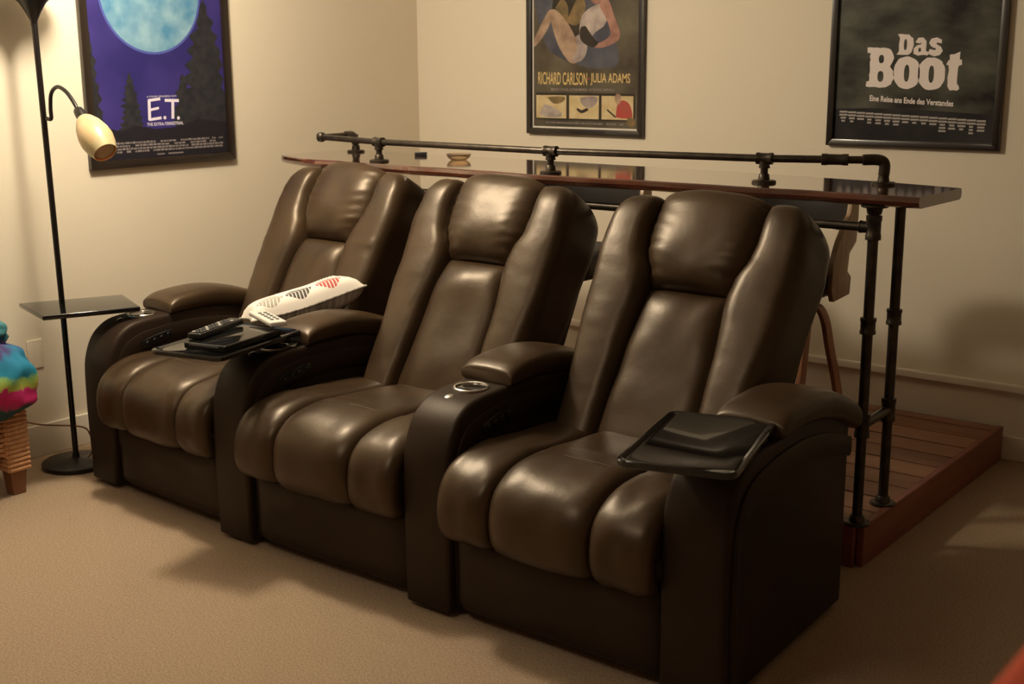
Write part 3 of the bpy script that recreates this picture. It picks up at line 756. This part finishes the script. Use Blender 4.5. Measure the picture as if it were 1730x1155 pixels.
def credits(pr, fn, m_, a0, a1, btop, rows, rh, d, seed, slope=0, gap=.5, mid=0):
    rnd = random.Random(seed); m = MB()
    for r in range(rows):
        b = btop - r*rh; a = a0 + (rnd.uniform(0, .03) if r == 0 else 0)
        while a < a1:
            wd = rnd.uniform(.004, .022)*1.0
            h = rh*rnd.uniform(.55, .72)
            if rnd.random() > .10:
                sl = slope*(a-a0); m.add([fn(a, b+sl, d), fn(min(a+wd, a1), b+sl, d), fn(min(a+wd, a1), b+h+sl, d), fn(a, b+h+sl, d)], [(0, 1, 2, 3)])
            a += wd + .0035
    o = m.build('credits_block', m_, pr, smooth=False, kind='stuff'); return o
credits(pr, fnL, M_credit, 3.13, 3.725, 1.268, 4, .0125, dd, 4)
MB().add([fnL(a, b, dd) for a, b in ((3.36, 1.213), (3.40, 1.213), (3.40, 1.219), (3.36, 1.219))], [(0, 1, 2, 3)]).add([fnL(a, b, dd) for a, b in ((3.42, 1.213), (3.50, 1.213), (3.50, 1.219), (3.42, 1.219))], [(0, 1, 2, 3)]).build('fine_print', M_credit, pr, smooth=False)

# --- back wall, painted adventure poster
M_pp = pm('print_olive', (.060, .047, .032), (.14, .12, .085), 5, det=6)
ro, pr = framed('smaller framed painted film poster with yellow cast names, centre of the back wall', fnB, -3.903, -3.212, 1.249, 2.27, .030, M_pp, .008)
M_flesh = pm('print_flesh', (.50, .35, .25), (.26, .17, .12), 13, det=5); M_flesh2 = pm('print_pink', (.48, .26, .20), (.26, .13, .10), 14, det=5)
M_pale = pm('print_pale', (.50, .42, .38), (.24, .19, .19), 13, det=5)
M_blue = pm('print_blue', (.045, .045, .070), (.105, .105, .125), 7, det=5); M_dk = pm('print_dark', (.03, .024, .018), (.05, .04, .03), 9); M_ol = pm('print_ochre', (.26, .17, .08), (.13, .10, .05), 18)
M_yel = pm('print_yellow', (.72, .52, .22)); M_cream = pm('print_cream', (.66, .54, .33), (.55, .42, .22), 20); M_redp = pm('print_red', (.45, .07, .06), (.38, .09, .07), 25)
PX0, PX1 = -3.862, -3.252
flat('painted_water', blob(0, 0, [(-3.86, 1.90), (-3.70, 2.1), (-3.45, 2.1), (-3.40, 1.80), (-3.40, 1.60), (-3.52, 1.575), (-3.70, 1.62), (-3.80, 1.70)]), M_blue, pr, fnB, D0)
flat('painted_water', blob(0, 0, [(-3.52, 1.70), (-3.40, 1.72), (-3.36, 1.64), (-3.38, 1.575), (-3.55, 1.575), (-3.56, 1.62)]), M_blue, pr, fnB, D0+.0001)
flat('painted_shadow', blob(0, 0, [(-3.74, 1.92), (-3.66, 2.02), (-3.60, 1.92), (-3.59, 1.80), (-3.56, 1.74), (-3.62, 1.68), (-3.72, 1.74), (-3.75, 1.84)]), M_dk, pr, fnB, D0+.0002)
flat('painted_shape', blob(0, 0, [(-3.73, 1.86), (-3.70, 1.80), (-3.66, 1.79), (-3.655, 1.86), (-3.69, 1.90)]), M_ol, pr, fnB, D0+.0003)
# legs of a reclining bather
flat('painted_leg', blob(0, 0, [(PX0+.002, 1.715), (-3.80, 1.81), (-3.765, 1.85), (-3.735, 1.835), (-3.76, 1.79), (-3.80, 1.73), (PX0+.002, 1.675)]), M_flesh, pr, fnB, D0+.0004)
flat('painted_leg', blob(0, 0, [(-3.77, 1.845), (-3.73, 1.85), (-3.66, 1.79), (-3.60, 1.70), (-3.57, 1.64), (-3.60, 1.598), (-3.645, 1.60), (-3.70, 1.66), (-3.735, 1.73), (-3.755, 1.79)]), M_flesh, pr, fnB, D0+.0005)
flat('painted_cloth', blob(0, 0, [(-3.61, 1.72), (-3.575, 1.73), (-3.54, 1.69), (-3.55, 1.63), (-3.59, 1.60), (-3.63, 1.61), (-3.60, 1.66)]), M_pale, pr, fnB, D0+.0006)
flat('painted_arm', blob(0, 0, [(-3.665, 1.79), (-3.60, 1.90), (-3.575, 1.915), (-3.55, 1.86), (-3.575, 1.80), (-3.60, 1.775), (-3.63, 1.775)]), M_ol, pr, fnB, D0+.0006)
flat('painted_torso', blob(0, 0, [(-3.57, 1.82), (-3.53, 1.85), (-3.46, 1.87), (-3.42, 1.83), (-3.44, 1.77), (-3.49, 1.74), (-3.545, 1.69), (-3.58, 1.70), (-3.585, 1.77)]), M_pale, pr, fnB, D0+.0007)
flat('painted_arm', blob(0, 0, [(-3.46, 1.90), (-3.42, 1.89), (-3.38, 1.80), (-3.35, 1.73), (-3.375, 1.69), (-3.46, 1.665), (-3.50, 1.675), (-3.43, 1.705), (-3.405, 1.735), (-3.43, 1.80), (-3.47, 1.86)]), M_flesh2, pr, fnB, D0+.0008)
flat('painted_face', blob(0, 0, [(-3.53, 1.90), (-3.50, 1.87), (-3.465, 1.88), (-3.455, 1.94), (-3.47, 1.98), (-3.51, 1.98), (-3.535, 1.94)]), M_flesh2, pr, fnB, D0+.0008)
flat('painted_shape', blob(0, 0, [(-3.55, 1.77), (-3.50, 1.71), (-3.475, 1.69), (-3.50, 1.67), (-3.545, 1.68), (-3.58, 1.71), (-3.58, 1.76)]), M_dk, pr, fnB, D0+.0009)
dd = D0+.0013
text('cast_name', 'RICHARD CARLSON', M_yel, pr, fnB, -3.836, -3.538, 1.493, 1.553, dd, .008, -.004)
text('cast_name', 'JULIA ADAMS', M_yel, pr, fnB, -3.518, -3.290, 1.489, 1.548, dd, .008, -.003)
MB().add([fnB(a, b, dd) for a, b in ((-3.532, 1.516), (-3.524, 1.516), (-3.524, 1.524), (-3.532, 1.524))], [(0, 1, 2, 3)]).build('dot', M_redp, pr, smooth=False)
text('cast_line', 'RICHARD DENNING  ANTONIO MORENO  NESTOR PAIVA  WHIT BISSELL', M_pale, pr, fnB, -3.755, -3.375, 1.462, 1.474, dd, .01)
flat('dark_band', [(PX0+.012, 1.452), (-3.262, 1.452), (-3.262, 1.320), (PX0+.012, 1.320)], M_dk, pr, fnB, D0+.0010)
for a0, a1 in ((-3.848, -3.662), (-3.645, -3.468), (-3.452, -3.270)):
    flat('picture_panel', [(a0, 1.328), (a1, 1.328), (a1, 1.440), (a0, 1.440)], M_cream, pr, fnB, D0+.0012)
flat('painted_shape', blob(0, 0, [(-3.83, 1.35), (-3.80, 1.335), (-3.70, 1.335), (-3.70, 1.36), (-3.77, 1.39), (-3.80, 1.39)]), M_pale, pr, fnB, dd)
flat('painted_shape', blob(0, 0, [(-3.78, 1.43), (-3.74, 1.40), (-3.69, 1.405), (-3.67, 1.43), (-3.72, 1.435)]), M_ol, pr, fnB, dd)
flat('painted_shape', blob(0, 0, [(-3.58, 1.43), (-3.57, 1.40), (-3.53, 1.38), (-3.49, 1.395), (-3.475, 1.43), (-3.52, 1.437)]), M_pale, pr, fnB, dd)
flat('painted_shape', blob(0, 0, [(-3.60, 1.37), (-3.57, 1.355), (-3.53, 1.37), (-3.54, 1.38), (-3.57, 1.37), (-3.595, 1.38)]), M_dk, pr, fnB, dd)
flat('painted_shape', blob(0, 0, [(-3.37, 1.34), (-3.36, 1.40), (-3.33, 1.42), (-3.29, 1.40), (-3.275, 1.34), (-3.32, 1.335)]), M_redp, pr, fnB, dd)
flat('painted_shape', blob(0, 0, [(-3.375, 1.42), (-3.36, 1.40), (-3.345, 1.41), (-3.34, 1.44), (-3.36, 1.452), (-3.375, 1.44)]), M_flesh, pr, fnB, dd+.0001)
flat('painted_shape', stroke([(-3.42, 1.375), (-3.37, 1.34)], .008), M_dk, pr, fnB, dd+.0001)
flat('round_seal', [(-3.283+.024*math.cos(t), 1.318+.024*math.sin(t)) for t in [2*math.pi*k/24 for k in range(24)]], M_ol, pr, fnB, dd+.0002)
credits(pr, fnB, M_credit, -3.80, -3.32, 1.302, 1, .013, dd, 9)

# --- back wall right: dark sea poster
M_sea = pm('print_sea', (.014, .011, .010), (.10, .10, .078), 4.5, det=8, stretch=(1, 1, 1.8))
ro, pr = framed('large framed dark sea poster with bold white title, right on the back wall', fnB, -2.284, -1.560, 1.246, 2.28, .028, M_sea)
M_tit = pm('print_title', (.86, .77, .74)); M_gr = pm('print_grey', (.42, .38, .36)); M_blk = pm('print_deep', (.012, .010, .012), (.035, .032, .034), 5)
flat('dark_band', [(-2.257, 1.276), (-1.587, 1.276), (-1.587, 1.385), (-1.70, 1.392), (-1.9, 1.402), (-2.1, 1.405), (-2.257, 1.40)], M_blk, pr, fnB, D0)
dd = D0+.0006
SL = -.0243
def glyph(name, outs, holes, fn=fnB, d=dd):
    cv = bpy.data.curves.new('g', 'CURVE'); cv.dimensions = '2D'; cv.fill_mode = 'BOTH'
    for lst in outs+holes:
        s = cv.splines.new('POLY'); s.points.add(len(lst)-1); s.use_cyclic_u = True
        for i, (a, b) in enumerate(lst): s.points[i].co = (a, b, 0, 1)
    o = bpy.data.objects.new('g', cv); C.objects.link(o); bpy.context.view_layer.update()
    me = bpy.data.meshes.new_from_object(o.evaluated_get(bpy.context.evaluated_depsgraph_get())); bpy.data.objects.remove(o)
    off = Vector((0, 0, 0)); q = pr
    while q: off += q.location; q = q.parent
    for v in me.vertices:
        a, b = v.co.x, v.co.y; v.co = fn(a, b + SL*(a+2.11)/.385*.6, d) - off
    me.materials.append(M_tit); ob = bpy.data.objects.new(name, me); C.objects.link(ob); ob.parent = pr; return ob
def rough_(lst, amp=.0022, step=.012, seed=1):
    rnd = random.Random(seed); out = []
    n = len(lst)
    for i in range(n):
        a, b = Vector(lst[i]), Vector(lst[(i+1) % n]); k = max(1, int((b-a).length/step))
        for j in range(k):
            p = a.lerp(b, j/k); out.append((p.x+rnd.uniform(-amp, amp), p.y+rnd.uniform(-amp, amp)))
    return out
def ell(cx, cz, rx, rz, n=26, e=.85, t0=0, t1=2*math.pi):
    return [(cx+rx*math.copysign(abs(math.cos(t))**e, math.cos(t)), cz+rz*math.copysign(abs(math.sin(t))**e, math.sin(t))) for t in [t0+(t1-t0)*k/n for k in range(n)]]
# B o o t
bx0, bz0, bz1 = -2.122, 1.492, 1.652
Bo = [(bx0, bz0), (bx0, bz0+.022), (bx0+.012, bz0+.024), (bx0+.012, bz1-.024), (bx0, bz1-.022), (bx0, bz1), (bx0+.080, bz1), (bx0+.104, bz1-.012), (bx0+.112, bz1-.040), (bx0+.104, bz1-.066), (bx0+.096, bz1-.076), (bx0+.112, bz1-.092), (bx0+.118, bz1-.120), (bx0+.106, bz0+.014), (bx0+.084, bz0)]
glyph('title_letter', [rough_(Bo)], [ell(bx0+.060, bz1-.046, .011, .017), ell(bx0+.060, bz0+.044, .013, .022)])
for i, cx in enumerate((-1.952, -1.850)):
    glyph('title_letter', [rough_(ell(cx, 1.555, .055, .064, 30), .0015, .02, i+4)], [ell(cx, 1.553, .011, .034)])
tx = -1.795
To = [(tx+.012, 1.612), (tx+.004, 1.592), (tx+.014, 1.590), (tx+.012, 1.51), (tx+.024, 1.494), (tx+.052, 1.492), (tx+.062, 1.500), (tx+.058, 1.516), (tx+.050, 1.518), (tx+.052, 1.592), (tx+.066, 1.594), (tx+.066, 1.614), (tx+.054, 1.616), (tx+.056, 1.644), (tx+.034, 1.636), (tx+.016, 1.632), (tx+.018, 1.612)]
glyph('title_letter', [rough_(To, .0018, .014, 9)], [])
# D a s
dx, dz0, dz1 = -1.998, 1.626, 1.707
Do = [(dx, dz0), (dx+.008, dz0+.012), (dx+.008, dz1-.012), (dx, dz1), (dx+.046, dz1), (dx+.064, dz1-.014), (dx+.068, dz1-.042), (dx+.062, dz0+.012), (dx+.046, dz0)]
glyph('title_letter', [rough_(Do, .0012, .01, 3)], [ell(dx+.034, (dz0+dz1)/2, .0065, .022)])
ax_ = -1.928
Ao = [(ax_+.004, 1.676), (ax_+.016, 1.694), (ax_+.036, 1.696), (ax_+.050, 1.682), (ax_+.050, 1.644), (ax_+.060, 1.640), (ax_+.058, 1.626), (ax_+.040, 1.628), (ax_+.018, 1.624), (ax_+.000, 1.632), (ax_-.002, 1.652), (ax_+.012, 1.664), (ax_+.028, 1.668), (ax_+.028, 1.676), (ax_+.020, 1.672)]
glyph('title_letter', [rough_(Ao, .001, .01, 6)], [ell(ax_+.024, 1.647, .0055, .008)])
sx_ = -1.866
So = [(sx_+.050, 1.690), (sx_+.030, 1.698), (sx_+.008, 1.692), (sx_, 1.676), (sx_+.008, 1.662), (sx_+.028, 1.654), (sx_+.026, 1.648), (sx_+.002, 1.652), (sx_-.002, 1.632), (sx_+.022, 1.624), (sx_+.046, 1.630), (sx_+.056, 1.646), (sx_+.048, 1.662), (sx_+.028, 1.672), (sx_+.032, 1.678), (sx_+.050, 1.674)]
glyph('title_letter', [rough_(So, .001, .01, 7)], [])
text('subtitle', 'Eine Reise ans Ende des Verstandes', M_tit, pr, fnB, -2.103, -1.753, 1.434, 1.458, dd, .028, -.018)
rnd = random.Random(3); m = MB()
for i in range(16):
    cx = -2.215 + i*.0385; nl = rnd.choice((3, 4, 5, 4))
    for r in range(nl):
        hw = .018 if r < 2 else rnd.uniform(.007, .016); zz = 1.385 - r*.0125 - (cx+2.235)*.045
        m.add([fnB(cx-hw, zz, dd), fnB(cx+hw, zz, dd), fnB(cx+hw, zz+.0075, dd), fnB(cx-hw, zz+.0075, dd)], [(0, 1, 2, 3)])
m.build('credits_block', M_gr, pr, smooth=False, kind='stuff')

# ---------------- red chair close to the camera ----------------
rc = thing('red_armchair', 'out-of-focus red upholstered armchair in the bottom right corner', 'armchair', (.15, .9, 0))
pl_ = []
for (cy, cz, a0) in ((1.14, 1.196, 0), (.53, 1.196, 90), (.50, .35, 180), (1.17, .35, 270)):
    for k in range(9):
        t = math.radians(a0+k*90/8); rr_ = .08 if cz > 1 else .05; pl_.append((cy+rr_*math.cos(t), cz+rr_*math.sin(t)))
MB().prism(pl_, lambda a, b, d: Vector((d, a, b)), -.185, -.045).build('backrest', M_red, rc, bevel=.03, seg=5)
MB().box(-.05, .50, .64, 1.16, .28, .46).build('seat', M_red, rc, bevel=.05, seg=5)
for y0_ in (.55, 1.14):
    MB().box(-.10, .48, y0_, y0_+.11, .25, .62).build('armrest', M_red, rc, bevel=.04, seg=5)
for x in (-.12, .42):
    for y_ in (.63, 1.15):
        MB().tube([(x, y_, 0), (x, y_, .30)], [.016, .024], 12).build('leg', M_foot, rc)
